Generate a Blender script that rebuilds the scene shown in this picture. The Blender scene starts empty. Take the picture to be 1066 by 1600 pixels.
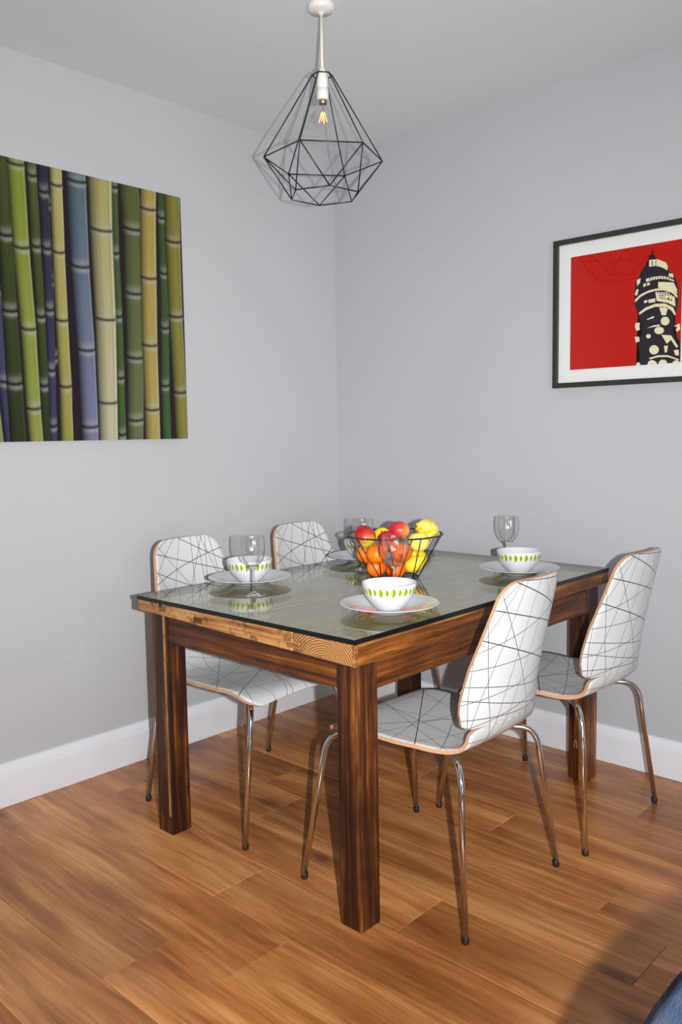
import bpy, bmesh, math, random
import numpy as np
from mathutils import Vector, Matrix

SC = bpy.context.scene
COL = SC.collection
random.seed(7)

# ------------------------------------------------------------------ camera
CAM = (2.9728, 2.7865, 1.2663)
YAW, PITCH, ROLL, FPX = 3.8923, -0.0931, -0.0163, 1313.5
d_ = Vector((math.cos(PITCH) * math.cos(YAW), math.cos(PITCH) * math.sin(YAW), math.sin(PITCH)))
r0 = d_.cross(Vector((0, 0, 1))).normalized()
u0 = r0.cross(d_)
cr, sr = math.cos(ROLL), math.sin(ROLL)
RIGHT = cr * r0 + sr * u0
UP = -sr * r0 + cr * u0
cam = bpy.data.cameras.new('camera')
cam.sensor_fit = 'VERTICAL'
cam.sensor_height = 36
cam.lens = FPX / 1600 * 36
cam.clip_start = 0.02
camo = bpy.data.objects.new('camera', cam)
COL.objects.link(camo)
def look_matrix(loc, right, up, fwd):
    m = Matrix((right, up, -fwd)).transposed().to_4x4()
    m.translation = Vector(loc)
    return m
camo.matrix_world = look_matrix(CAM, RIGHT, UP, d_)
SC.camera = camo

# ------------------------------------------------------------------ light
SC.view_settings.view_transform = 'Standard'
SC.view_settings.look = 'None'
SC.view_settings.exposure = 0.0
SC.view_settings.gamma = 1.0
SC.view_settings.use_curve_mapping = False
world = bpy.data.worlds.new('world')
SC.world = world
world.use_nodes = True
world.node_tree.nodes['Background'].inputs[0].default_value = (0.80, 0.90, 1.0, 1)
world.node_tree.nodes['Background'].inputs[1].default_value = 1.0

def area_light(name, loc, right, up, fwd, sx, sy, power, color, spread=math.pi):
    l = bpy.data.lights.new(name, 'AREA')
    l.shape = 'RECTANGLE'
    l.size, l.size_y = sx, sy
    l.energy = power
    l.color = color
    l.spread = spread
    o = bpy.data.objects.new(name, l)
    COL.objects.link(o)
    o.matrix_world = look_matrix(loc, right, up, fwd)
    return o
# the flash on the camera, held upright so that it sits to the right of the lens
area_light('camera_flash', Vector(CAM) + RIGHT * 0.125 + UP * 0.0 - d_ * 0.02, RIGHT, UP, (d_ + UP * 0.04 - RIGHT * 0.10).normalized(),
           0.016, 0.030, 35.5, (0.97, 0.985, 1.0), math.radians(102))
# daylight through the window in the wall behind the camera
area_light('window_daylight', (3.3, 4.86, 1.08), Vector((-1, 0, 0)), Vector((0, 0, 1)), Vector((0, -1, 0)),
           2.5, 1.9, 74, (0.88, 0.94, 1.0))

# ------------------------------------------------------------------ helpers
def tag(o, label=None, cat=None, group=None, kind=None):
    if label: o['label'] = label
    if cat: o['category'] = cat
    if group: o['group'] = group
    if kind: o['kind'] = kind
    return o
def empty(name, loc=(0, 0, 0), rz=0.0):
    o = bpy.data.objects.new(name, None)
    COL.objects.link(o)
    o.location = loc
    o.rotation_euler = (0, 0, rz)
    o.empty_display_size = 0.05
    return o
def link(name, me, mats=None, parent=None, loc=None):
    o = bpy.data.objects.new(name, me)
    COL.objects.link(o)
    if mats is not None and len(me.materials) == 0:
        for m in (mats if isinstance(mats, (list, tuple)) else [mats]):
            me.materials.append(m)
    if parent: o.parent = parent
    if loc is not None: o.location = loc
    return o
def finish(bm, name, mats=None, parent=None, smooth=False, loc=None, recalc=True):
    if recalc: bmesh.ops.recalc_face_normals(bm, faces=bm.faces)
    me = bpy.data.meshes.new(name)
    bm.to_mesh(me); bm.free()
    if smooth: me.polygons.foreach_set('use_smooth', [True] * len(me.polygons))
    return link(name, me, mats, parent, loc)
def box(bm, x0, x1, y0, y1, z0, z1, bev=0.0, seg=1):
    v = [bm.verts.new(p) for p in ((x0,y0,z0),(x1,y0,z0),(x1,y1,z0),(x0,y1,z0),(x0,y0,z1),(x1,y0,z1),(x1,y1,z1),(x0,y1,z1))]
    fs = [bm.faces.new([v[i] for i in q]) for q in ((3,2,1,0),(4,5,6,7),(0,1,5,4),(1,2,6,5),(2,3,7,6),(3,0,4,7))]
    if bev:
        es = list({e for f in fs for e in f.edges})
        bmesh.ops.bevel(bm, geom=es, offset=bev, segments=seg, affect='EDGES', profile=0.5)
def prism(bm, pts_a, pts_b, bev=0.0):
    n = len(pts_a)
    a = [bm.verts.new(p) for p in pts_a]; b = [bm.verts.new(p) for p in pts_b]
    fs = [bm.faces.new(a[::-1]), bm.faces.new(b)]
    for i in range(n):
        fs.append(bm.faces.new((a[i], a[(i+1) % n], b[(i+1) % n], b[i])))
    if bev:
        es = list({e for f in fs for e in f.edges})
        bmesh.ops.bevel(bm, geom=es, offset=bev, segments=1, affect='EDGES', profile=0.5)
def smooth_path(ctrl, n=6):
    P = [Vector(p) for p in ctrl]
    out = []
    for i in range(len(P) - 1):
        p0 = P[max(i-1, 0)]; p1 = P[i]; p2 = P[i+1]; p3 = P[min(i+2, len(P)-1)]
        for k in range(n):
            t = k / n
            out.append(0.5 * ((2*p1) + (p2-p0)*t + (2*p0-5*p1+4*p2-p3)*t*t + (3*p1-p0-3*p2+p3)*t**3))
    out.append(P[-1])
    return out
def fillet_path(pts, r, n=8):
    P = [Vector(p) for p in pts]
    out = [P[0]]
    for i in range(1, len(P) - 1):
        a = (P[i-1] - P[i]); b = (P[i+1] - P[i])
        rr = min(r, a.length * .45, b.length * .45)
        p0 = P[i] + a.normalized() * rr; p2 = P[i] + b.normalized() * rr
        for k in range(n + 1):
            t = k / n
            out.append((1-t)**2 * p0 + 2*t*(1-t) * P[i] + t*t * p2)
    out.append(P[-1])
    return out
def tube(bm, path, rad, n=10, closed=False, caps=True):
    P = [Vector(p) for p in path]
    N = len(P)
    rads = rad if isinstance(rad, (list, tuple)) else [rad] * N
    T = []
    for i in range(N):
        a = P[(i-1) % N] if closed else P[max(i-1, 0)]
        b = P[(i+1) % N] if closed else P[min(i+1, N-1)]
        T.append((b - a).normalized())
    ref = Vector((0, 0, 1)) if abs(T[0].z) < .9 else Vector((1, 0, 0))
    nrm = T[0].cross(ref).normalized()
    rings = []
    for i in range(N):
        nrm = (nrm - T[i] * nrm.dot(T[i])).normalized()
        bi = T[i].cross(nrm)
        rings.append([bm.verts.new(P[i] + rads[i] * (math.cos(2*math.pi*k/n) * nrm + math.sin(2*math.pi*k/n) * bi)) for k in range(n)])
    for i in range(N if closed else N - 1):
        A = rings[i]; B = rings[(i+1) % N]
        for k in range(n):
            bm.faces.new((A[k], A[(k+1) % n], B[(k+1) % n], B[k]))
    if caps and not closed:
        bm.faces.new(rings[0][::-1]); bm.faces.new(rings[-1])
def lathe(bm, prof, n=40, uv=False):
    rings = []
    for (r, z) in prof:
        if r < 1e-6: rings.append([bm.verts.new((0, 0, z))])
        else: rings.append([bm.verts.new((r*math.cos(2*math.pi*k/n), r*math.sin(2*math.pi*k/n), z)) for k in range(n)])
    lay = bm.loops.layers.uv.verify() if uv else None
    for i in range(len(rings) - 1):
        A, B = rings[i], rings[i+1]
        for k in range(n):
            k2 = (k + 1) % n
            if len(A) == 1 and len(B) == 1: continue
            if len(A) == 1: f = bm.faces.new((A[0], B[k2], B[k]))
            elif len(B) == 1: f = bm.faces.new((A[k], A[k2], B[0]))
            else: f = bm.faces.new((A[k], A[k2], B[k2], B[k]))
            if uv:
                for lp in f.loops:
                    co = lp.vert.co
                    kk = k if (lp.vert in (A[k] if len(A) > 1 else A[0], B[k] if len(B) > 1 else B[0])) else k + 1
                    lp[lay].uv = (kk / n, co.z)
def copy_tree(o, parent=None):
    c = o.copy(); COL.objects.link(c); c.parent = parent
    for ch in list(o.children): copy_tree(ch, c)
    return c

# ------------------------------------------------------------------ materials
def srgb(r, g, b):
    f = lambda c: ((c/255)/12.92 if c/255 <= .04045 else (((c/255)+.055)/1.055)**2.4)
    return (f(r), f(g), f(b), 1)
class NT:
    def __init__(self, name):
        self.m = bpy.data.materials.new(name); self.m.use_nodes = True
        self.t = self.m.node_tree
        self.b = self.t.nodes['Principled BSDF']; self.out = self.t.nodes['Material Output']
    def n(self, typ, **kw):
        nd = self.t.nodes.new(typ)
        for k, v in kw.items(): setattr(nd, k, v)
        return nd
    def l(self, a, b): self.t.links.new(a, b)
    def val(self, sock, v):
        if hasattr(v, 'is_output'): self.l(v, sock)
        else: sock.default_value = v
    def math(self, op, a, b=None, c=None, clamp=False):
        nd = self.n('ShaderNodeMath', operation=op, use_clamp=clamp)
        self.val(nd.inputs[0], a)
        if b is not None: self.val(nd.inputs[1], b)
        if c is not None: self.val(nd.inputs[2], c)
        return nd.outputs[0]
    def vmath(self, op, a, b):
        nd = self.n('ShaderNodeVectorMath', operation=op)
        self.val(nd.inputs[0], a); self.val(nd.inputs[1], b)
        return nd.outputs['Value'] if op in ('DOT_PRODUCT', 'LENGTH') else nd.outputs[0]
    def noise(self, vec, scale, detail=4, rough=.55, dist=0.0):
        nd = self.n('ShaderNodeTexNoise')
        self.l(vec, nd.inputs['Vector'])
        nd.inputs['Scale'].default_value = scale; nd.inputs['Detail'].default_value = detail
        nd.inputs['Roughness'].default_value = rough; nd.inputs['Distortion'].default_value = dist
        return nd.outputs['Fac']
    def ramp(self, fac, stops, interp='LINEAR'):
        nd = self.n('ShaderNodeValToRGB'); cr = nd.color_ramp; cr.interpolation = interp
        while len(cr.elements) > 1: cr.elements.remove(cr.elements[-1])
        cr.elements[0].position = stops[0][0]; cr.elements[0].color = stops[0][1]
        for p, c in stops[1:]:
            e = cr.elements.new(p); e.color = c
        self.l(fac, nd.inputs[0])
        return nd.outputs[0]
    def mix(self, fac, a, b, blend='MIX'):
        nd = self.n('ShaderNodeMix', data_type='RGBA', blend_type=blend)
        self.val(nd.inputs[0], fac); self.val(nd.inputs[6], a); self.val(nd.inputs[7], b)
        return nd.outputs[2]
    def bump(self, h, strength=.2, dist=.002):
        nd = self.n('ShaderNodeBump'); nd.inputs['Strength'].default_value = strength; nd.inputs['Distance'].default_value = dist
        self.l(h, nd.inputs['Height']); self.l(nd.outputs[0], self.b.inputs['Normal'])
    def coords(self, kind='Object'):
        return self.n('ShaderNodeTexCoord').outputs[kind]
    def mapping(self, vec, scale=(1,1,1), loc=(0,0,0), rot=(0,0,0)):
        nd = self.n('ShaderNodeMapping'); self.l(vec, nd.inputs[0])
        nd.inputs['Scale'].default_value = scale; nd.inputs['Location'].default_value = loc; nd.inputs['Rotation'].default_value = rot
        return nd.outputs[0]
    def rnd_vec(self, vec, amt=37.0):
        oi = self.n('ShaderNodeObjectInfo')
        c = self.n('ShaderNodeCombineXYZ')
        self.l(self.math('MULTIPLY', oi.outputs['Random'], amt), c.inputs[0])
        self.l(self.math('MULTIPLY', oi.outputs['Random'], amt*.73), c.inputs[1])
        self.l(self.math('MULTIPLY', oi.outputs['Random'], amt*1.31), c.inputs[2])
        return self.vmath('ADD', vec, c.outputs[0]), oi.outputs['Random']
    def set(self, color=None, rough=None, metal=None, spec=None, coat=None):
        if color is not None: self.val(self.b.inputs['Base Color'], color)
        if rough is not None: self.val(self.b.inputs['Roughness'], rough)
        if metal is not None: self.b.inputs['Metallic'].default_value = metal
        if spec is not None: self.b.inputs['Specular IOR Level'].default_value = spec
        if coat is not None: self.b.inputs['Coat Weight'].default_value = coat; self.b.inputs['Coat Roughness'].default_value = .08
        return self.m
def plain(name, col, rough=.5, metal=0.0, spec=.5, var=.06, vscale=30, coat=None):
    t = NT(name)
    f = t.noise(t.coords(), vscale, 3)
    c2 = tuple(max(0, c*(1-var*2)) for c in col[:3]) + (1,)
    return t.set(t.mix(f, col, c2), rough, metal, spec, coat)

def paint(name, col, bump=.06):
    t = NT(name)
    v = t.coords()
    f = t.noise(v, 2.2, 3)
    f2 = t.noise(v, 180, 3)
    c2 = tuple(c*.95 for c in col[:3]) + (1,)
    t.set(t.mix(f, col, c2), .62, 0, .25)
    t.bump(f2, bump, .002)
    return t.m
M_wall_l = paint('wall_paint_white', (.475, .476, .482, 1))
M_wall_r = paint('wall_paint_pale_grey_blue', (.455, .459, .478, 1))
M_ceil = paint('ceiling_paint', (.715, .73, .75, 1), .12)
M_base = plain('gloss_white_paint', (.74, .75, .785, 1), .28, 0, .5, .02)

def mat_floor():
    t = NT('laminate_oak')
    v, rnd = t.rnd_vec(t.coords(), 41)
    warp = t.noise(t.mapping(v, (3.0, .8, 1)), 1.6, 2)
    w3 = t.n('ShaderNodeCombineXYZ')
    t.l(t.math('MULTIPLY', t.math('SUBTRACT', warp, .5), .07), w3.inputs[0])
    vv = t.vmath('ADD', v, w3.outputs[0])
    fine = t.noise(t.mapping(vv, (95, 3.2, 1)), 1.0, 6, .65)
    streak = t.noise(t.mapping(vv, (13, 1.3, 1)), 1.0, 5, .6, .2)
    cloud = t.noise(t.mapping(v, (4.5, 1.6, 1)), 1.0, 3, .5)
    base = t.ramp(streak, [(.30, srgb(142, 88, 42)), (.45, srgb(186, 119, 66)), (.58, srgb(212, 146, 86)), (.75, srgb(224, 164, 100))])
    base = t.mix(t.math('MULTIPLY', t.ramp(cloud, [(.46, (0,0,0,1)), (.72, (1,1,1,1))]), .62), base, srgb(132, 76, 32))
    base = t.mix(t.math('MULTIPLY', t.ramp(fine, [(.38, (1,1,1,1)), (.55, (0,0,0,1))]), .42), base, srgb(108, 60, 26))
    # knots
    vor = t.n('ShaderNodeTexVoronoi'); t.l(t.mapping(vv, (4.2, 2.0, 1)), vor.inputs['Vector']); vor.inputs['Scale'].default_value = 1.0
    vor.inputs['Randomness'].default_value = 1.0
    kd = t.math('ADD', vor.outputs['Distance'], t.math('MULTIPLY', t.math('SUBTRACT', fine, .5), .12))
    knot = t.ramp(kd, [(.03, (1,1,1,1)), (.18, (0,0,0,1))])
    base = t.mix(t.math('MULTIPLY', knot, .75), base, srgb(74, 40, 20))
    tone = t.math('ADD', .82, t.math('MULTIPLY', rnd, .30))
    tc = t.n('ShaderNodeCombineColor')
    for i in range(3): t.l(tone, tc.inputs[i])
    base = t.mix(1.0, base, tc.outputs[0], 'MULTIPLY')
    t.set(base, t.math('ADD', .20, t.math('MULTIPLY', fine, .14)), 0, .38)
    t.bump(fine, .05, .001)
    return t.m
M_floor = mat_floor()
M_gap = plain('joint_gap_brown', srgb(120, 84, 54), .7)  # plain brown of the underlay, visible in the joints between planks

def mat_wood(name, axis, stops, rough=.38, scale=1.0, stain=0.0):
    t = NT(name)
    v, rnd = t.rnd_vec(t.coords(), 29)
    sc = [40*scale, 40*scale, 40*scale]; sc['xyz'.index(axis)] = 1.3*scale
    sf = [150*scale]*3; sf['xyz'.index(axis)] = 2.6*scale
    warp = t.noise(v, 5, 2)
    w3 = t.n('ShaderNodeCombineXYZ')
    for i in range(3): t.l(t.math('MULTIPLY', t.math('SUBTRACT', warp, .5), .014), w3.inputs[i])
    vv = t.vmath('ADD', v, w3.outputs[0])
    a = t.noise(t.mapping(vv, tuple(sc)), 1.0, 5, .6, .3)
    f = t.noise(t.mapping(vv, tuple(sf)), 1.0, 4, .6)
    patch = t.noise(v, 6.0, 3, .6)
    k = t.math('ADD', t.math('MULTIPLY', a, .72), t.math('MULTIPLY', patch, .28))
    k = t.math('ADD', k, t.math('MULTIPLY', t.math('SUBTRACT', rnd, .5), .10))
    c = t.ramp(k, stops)
    c = t.mix(t.math('MULTIPLY', t.ramp(f, [(.36, (1,1,1,1)), (.52, (0,0,0,1))]), .45), c, stops[0][1])
    if stain: c = t.mix(t.math('MULTIPLY', t.ramp(t.noise(v, 17, 4, .65), [(.52, (0,0,0,1)), (.62, (1,1,1,1))]), stain), c, srgb(70, 36, 14))
    t.set(c, t.math('ADD', rough, t.math('MULTIPLY', f, .2)), 0, .45)
    t.bump(f, .35, .0015)
    return t.m
DARK = [(.36, srgb(36, 15, 4)), (.45, srgb(74, 36, 8)), (.54, srgb(106, 56, 14)), (.62, srgb(142, 84, 30)), (.74, srgb(186, 130, 70))]
LEGW = [(.40, srgb(30, 11, 3)), (.49, srgb(56, 25, 6)), (.56, srgb(92, 47, 12)), (.62, srgb(138, 80, 24)), (.70, srgb(186, 128, 58))]
PALE = [(.38, srgb(66, 34, 12)), (.45, srgb(118, 70, 30)), (.52, srgb(156, 104, 54)), (.60, srgb(184, 134, 80)), (.72, srgb(204, 160, 108))]
TOPW = [(.34, srgb(126, 106, 52)), (.46, srgb(154, 132, 72)), (.56, srgb(172, 150, 88)), (.68, srgb(190, 170, 108))]
M_wood_x = mat_wood('reclaimed_wood_long', 'x', DARK)
M_wood_y = mat_wood('reclaimed_wood_cross', 'y', DARK)
M_wood_z = mat_wood('reclaimed_wood_upright', 'z', LEGW)
M_pale_y = mat_wood('sanded_wood_cross', 'y', PALE, scale=1.2, stain=.75)
M_pale_x = mat_wood('sanded_wood_long', 'x', PALE)
M_pale_z = mat_wood('worn_wood_upright', 'z', PALE, stain=.4)
M_top = mat_wood('oiled_top_board', 'x', TOPW, rough=.6)
def mat_endgrain():
    t = NT('end_grain')
    v = t.coords()
    dd = t.vmath('LENGTH', t.vmath('SUBTRACT', t.mapping(v, (0, 1, 1.25)), (0, .352, .690*1.25)), (0,0,0))
    n = t.noise(v, 30, 3)
    s = t.math('SINE', t.math('ADD', t.math('MULTIPLY', dd, 820), t.math('MULTIPLY', n, 9)))
    c = t.mix(t.math('MULTIPLY', t.math('ADD', s, 1), .5), srgb(104, 64, 30), srgb(180, 134, 82))
    c = t.mix(t.ramp(t.noise(v, 14, 3), [(.5, (0,0,0,1)), (.75, (1,1,1,1))]), c, srgb(74, 42, 20))
    return t.set(c, .6, 0, .3)
M_end = mat_endgrain()

def fresnel_glass(name, tint, ior=1.5, edge=None, rough=0.0, boost=1.0):
    """clear glass: mirror reflection by Fresnel over tinted transmission, so that light passes into what lies below"""
    t = NT(name)
    t.t.nodes.remove(t.b)
    fr = t.n('ShaderNodeFresnel')
    bf = t.n('ShaderNodeNewGeometry').outputs['Backfacing']     # same reflectance from both sides of the sheet
    t.l(t.math('ADD', ior, t.math('MULTIPLY', bf, 1/ior - ior)), fr.inputs[0])
    tr = t.n('ShaderNodeBsdfTransparent')
    if edge:
        lw = t.n('ShaderNodeLayerWeight'); lw.inputs[0].default_value = .5
        k = t.math('POWER', lw.outputs['Facing'], 5.0)
        t.l(t.mix(k, tint, edge), tr.inputs[0])
    else: tr.inputs[0].default_value = tint
    gl = t.n('ShaderNodeBsdfGlossy'); gl.inputs['Roughness'].default_value = rough
    gl.inputs[0].default_value = (1, 1, 1, 1)
    mx = t.n('ShaderNodeMixShader')
    t.l(t.math('MULTIPLY', fr.outputs[0], boost, clamp=True), mx.inputs[0]); t.l(tr.outputs[0], mx.inputs[1]); t.l(gl.outputs[0], mx.inputs[2])
    t.l(mx.outputs[0], t.out.inputs[0])
    return t.m
M_glass_top = fresnel_glass('clear_table_glass', (.95, .97, .94, 1))
M_glass_side = plain('dark_glass_edge', (.003, .005, .0045, 1), .2, 0, .35, 0)
M_wine = fresnel_glass('wine_glass', (.985, .985, .98, 1), 1.5, (.26, .26, .25, 1), .04, 1.3)
def mat_solid_glass():
    t = NT('solid_glass'); t.t.nodes.remove(t.b)
    g = t.n('ShaderNodeBsdfGlass'); g.inputs['IOR'].default_value = 1.45; g.inputs['Roughness'].default_value = .01
    t.l(g.outputs[0], t.out.inputs[0])
    return t.m
M_stem_glass = mat_solid_glass()
M_bulb = fresnel_glass('bulb_glass', (.97, .97, .97, 1), 1.45, (.55, .56, .56, 1))
M_pane = fresnel_glass('picture_glass', (.98, .98, .98, 1), 1.45, boost=.6)
M_china = plain('white_glazed_china', (.60, .60, .61, 1), .12, 0, .5, .01)
M_chrome = plain('chrome', (.72, .72, .74, 1), .10, 1.0, .5, .03)
M_rubber = plain('black_rubber', (.012, .012, .012, 1), .5)
M_black_wire = plain('black_wire', (.010, .008, .010, 1), .42)
M_basket = plain('grey_steel_wire', (.055, .058, .065, 1), .35, .6)
M_plastic = plain('white_plastic', (.78, .75, .69, 1), .35, 0, .5, .02)
M_flex = plain('white_flex', (.74, .69, .60, 1), .45, 0, .5, .02)
M_brass = plain('brass_cap', (.55, .45, .22, 1), .3, 1.0)
def mat_emit(name, col, s):
    t = NT(name); t.b.inputs['Emission Color'].default_value = col; t.b.inputs['Emission Strength'].default_value = s
    f = t.noise(t.coords(), 200, 2)
    return t.set(t.mix(f, col, tuple(c*.9 for c in col[:3]) + (1,)), .5)
M_fil = mat_emit('glowing_filament', (1.0, .42, .10, 1), 1.6)
M_frame = plain('dark_brown_frame', (.030, .024, .020, 1), .4)
M_mat = plain('white_mount_card', (.76, .76, .74, 1), .8, 0, .2, .01)
M_red = plain('red_ink', srgb(182, 16, 0), .6, 0, .12, .02)
M_navy = plain('black_ink', srgb(26, 18, 30), .6, 0, .3, .02)
M_cream = plain('cream_ink', srgb(226, 216, 178), .6, 0, .3, .02)
M_ply = plain('plywood_edge', srgb(200, 154, 118), .5, 0, .4, .12, 60)
def mat_denim():
    t = NT('blue_woven_fabric')
    v = t.coords()
    a = t.noise(v, 14, 4, .6); b = t.noise(v, 260, 3)
    c = t.ramp(a, [(.35, srgb(30, 42, 60)), (.5, srgb(56, 68, 90)), (.68, srgb(92, 98, 112))])
    t.set(c, .9, 0, .1); t.bump(b, .4, .002)
    return t.m
M_denim = mat_denim()

# ------------------------------------------------------------------ room
HC = 2.5582
RX, RY = 5.2, 4.9
def structure(name, bm, mats): return tag(finish(bm, name, mats), kind='structure')
bm = bmesh.new(); box(bm, -.1, RX, -.1, 0, -.1, HC + .1)
tag(structure('wall_left', bm, M_wall_l), 'plain white painted wall behind the bamboo picture')
bm = bmesh.new(); box(bm, -.1, 0, 0, RY, -.1, HC + .1)
tag(structure('wall_right', bm, M_wall_r), 'pale grey blue painted wall behind the red print')
bm = bmesh.new(); box(bm, RX, RX + .1, -.1, RY, -.1, HC + .1); structure('wall_back', bm, M_wall_l)
bm = bmesh.new()
box(bm, -.1, 2.0, RY, RY + .1, -.1, HC + .1); box(bm, 4.6, RX + .1, RY, RY + .1, -.1, HC + .1)
box(bm, 2.0, 4.6, RY, RY + .1, -.1, .08); box(bm, 2.0, 4.6, RY, RY + .1, 2.08, HC + .1)
structure('wall_front', bm, M_wall_l)
w = tag(empty('window_1', (3.3, RY, .08)), kind='structure')
bm = bmesh.new()
for x0, x1, z0, z1 in ((-1.3, -1.24, 0, 2), (1.24, 1.3, 0, 2), (-1.24, 1.24, 0, .06), (-1.24, 1.24, 1.94, 2), (-.03, .03, .06, 1.94)):
    box(bm, x0, x1, .02, .08, z0, z1)
finish(bm, 'window_frame', M_base, w)
bm = bmesh.new(); box(bm, 0, RX, 0, RY, HC, HC + .1)
tag(structure('ceiling', bm, M_ceil), 'flat white painted ceiling')

# floor: planks run along y
floor = tag(empty('floor', (0, 0, 0)), 'warm oak laminate plank floor', kind='structure')
bm = bmesh.new(); box(bm, 0, RX, 0, RY, -.05, -.009)
finish(bm, 'underlay', M_gap, floor)
PW, PL = .199, 1.285
joints = {9: 1.09, 8: 1.311, 7: 1.003, 6: 1.490, 5: .739, 4: 1.83, 3: 1.37, 2: .94, 1: 1.675, 0: .62, 10: 1.62, 11: .75, 12: 1.4}
plank_mesh = {}
def plank(x0, x1, y0, y1):
    key = (round(x1 - x0, 3), round(y1 - y0, 3))
    if key not in plank_mesh:
        bm = bmesh.new(); box(bm, 0, x1 - x0 - .0006, 0, y1 - y0 - .0006, -.008, 0, .0014)
        bmesh.ops.recalc_face_normals(bm, faces=bm.faces)
        me = bpy.data.meshes.new('plank'); bm.to_mesh(me); bm.free(); plank_mesh[key] = me
    link('plank', plank_mesh[key], M_floor, floor, (x0 + .0003, y0 + .0003, 0))
for i in range(-1, 26):
    x0 = .013 + i * PW; x1 = min(x0 + PW, RX); x0 = max(x0, 0.001)
    if x1 - x0 < .01: continue
    y = joints.get(i, (i * .47) % PL)
    while y > 0.02: y -= PL
    while y < RY:
        a, b = max(y, 0.001), min(y + PL, RY)
        if b - a > .02: plank(x0, x1, a, b)
        y += PL
# baseboards with a moulded top
BP = [(0, 0), (.018, 0), (.018, .112), (.0165, .116), (.0135, .118), (.0135, .124), (.0115, .132), (.008, .140), (.006, .148), (0, .150)]
bm = bmesh.new(); prism(bm, [(0, p, z) for p, z in BP], [(RX, p, z) for p, z in BP])
tag(structure('baseboard_left', bm, M_base), 'white moulded skirting board along the left wall')
bm = bmesh.new(); prism(bm, [(p, .018, z*.93) for p, z in BP], [(p, RY, z*.93) for p, z in BP])
tag(structure('baseboard_right', bm, M_base), 'white moulded skirting board along the right wall')

# ------------------------------------------------------------------ bamboo picture (flat print on a thick panel)
PX0, PZ0, PZ1, PWID = .906, 1.256, 2.197, .960
def bamboo_picture():
    # stalks: centre polyline (across from the right edge, height) in metres, widths, colours, node heights
    S = BAMBOO
    nx, nz = 330, 300
    a = np.linspace(0, PWID, nx + 1); h = np.linspace(0, PZ1 - PZ0, nz + 1)
    A, Hh = np.meshgrid(a, h)
    col = np.zeros(A.shape + (3,)); col[:] = np.array([.012, .005, .010])
    rng = np.random.RandomState(4)
    for (cl, wd, c_top, c_bot, nodes) in S:
        hs = [p[1] for p in cl][::-1]; xs = [p[0] for p in cl][::-1]
        cx = np.interp(Hh, hs, xs)
        w = np.interp(Hh, [0, PZ1 - PZ0], [wd[1], wd[0]]) / 2 * .97
        swell = np.zeros_like(Hh)
        for nh in nodes: swell += .05 * np.exp(-((Hh - nh) / .008) ** 2)
        t = (A - cx) / (w * (1 + swell))      # -1 right side .. +1 left side
        inside = np.clip((1 - np.abs(t)) * 14, 0, 1)
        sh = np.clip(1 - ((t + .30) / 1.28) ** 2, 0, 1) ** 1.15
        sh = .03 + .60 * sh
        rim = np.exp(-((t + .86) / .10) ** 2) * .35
        f = np.clip(Hh / (PZ1 - PZ0), 0, 1)[..., None]
        base = np.array(c_bot) * (1 - f) + np.array(c_top) * f
        streak = .92 + .16 * np.interp((t * 11 + 20) % 40, np.arange(41), rng.rand(41))
        base = base * .88 + base.mean(-1, keepdims=True) * .12
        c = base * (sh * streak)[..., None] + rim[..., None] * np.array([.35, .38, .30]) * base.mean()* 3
        for nh in nodes:
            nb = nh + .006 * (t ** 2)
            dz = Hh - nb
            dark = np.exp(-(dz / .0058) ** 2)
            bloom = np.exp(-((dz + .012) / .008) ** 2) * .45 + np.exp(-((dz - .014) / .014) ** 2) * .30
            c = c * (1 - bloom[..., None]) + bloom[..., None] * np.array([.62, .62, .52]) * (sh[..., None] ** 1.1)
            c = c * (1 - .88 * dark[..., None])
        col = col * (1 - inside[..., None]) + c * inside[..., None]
    root = empty('bamboo_picture', (PX0, 0, PZ0))
    bm = bmesh.new(); box(bm, 0, PWID, .002, .0225, 0, PZ1 - PZ0, .0012)
    finish(bm, 'panel', M_mat_dark, root)
    nv = (nx + 1) * (nz + 1)
    co = np.stack([A, np.full_like(A, .0232), Hh], -1).reshape(-1, 3)
    idx = np.arange(nv).reshape(nz + 1, nx + 1)
    q = np.stack([idx[:-1, :-1], idx[1:, :-1], idx[1:, 1:], idx[:-1, 1:]], -1).reshape(-1, 4)
    me = bpy.data.meshes.new('print')
    me.vertices.add(nv); me.vertices.foreach_set('co', co.ravel())
    me.loops.add(q.size); me.loops.foreach_set('vertex_index', q.ravel().astype(np.int32))
    me.polygons.add(len(q)); me.polygons.foreach_set('loop_start', np.arange(0, q.size, 4, dtype=np.int32))
    me.update(calc_edges=True)
    at = me.color_attributes.new('ink', 'FLOAT_COLOR', 'POINT')
    at.data.foreach_set('color', np.concatenate([np.clip(col, 0, 1), np.ones(A.shape + (1,))], -1).reshape(-1).astype(np.float32))
    t = NT('printed_ink')
    vc = t.n('ShaderNodeAttribute'); vc.attribute_name = 'ink'
    n = t.noise(t.mapping(t.coords(), (160, 1, 9)), 1.0, 4)
    g = t.math('ADD', .86, t.math('MULTIPLY', n, .28))
    tc = t.n('ShaderNodeCombineColor')
    for i in range(3): t.l(g, tc.inputs[i])
    t.set(t.mix(1.0, vc.outputs['Color'], tc.outputs[0], 'MULTIPLY'), .35, 0, .35)
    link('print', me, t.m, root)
    return root
M_mat_dark = plain('dark_panel_side', (.10, .10, .11, 1), .5)
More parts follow.
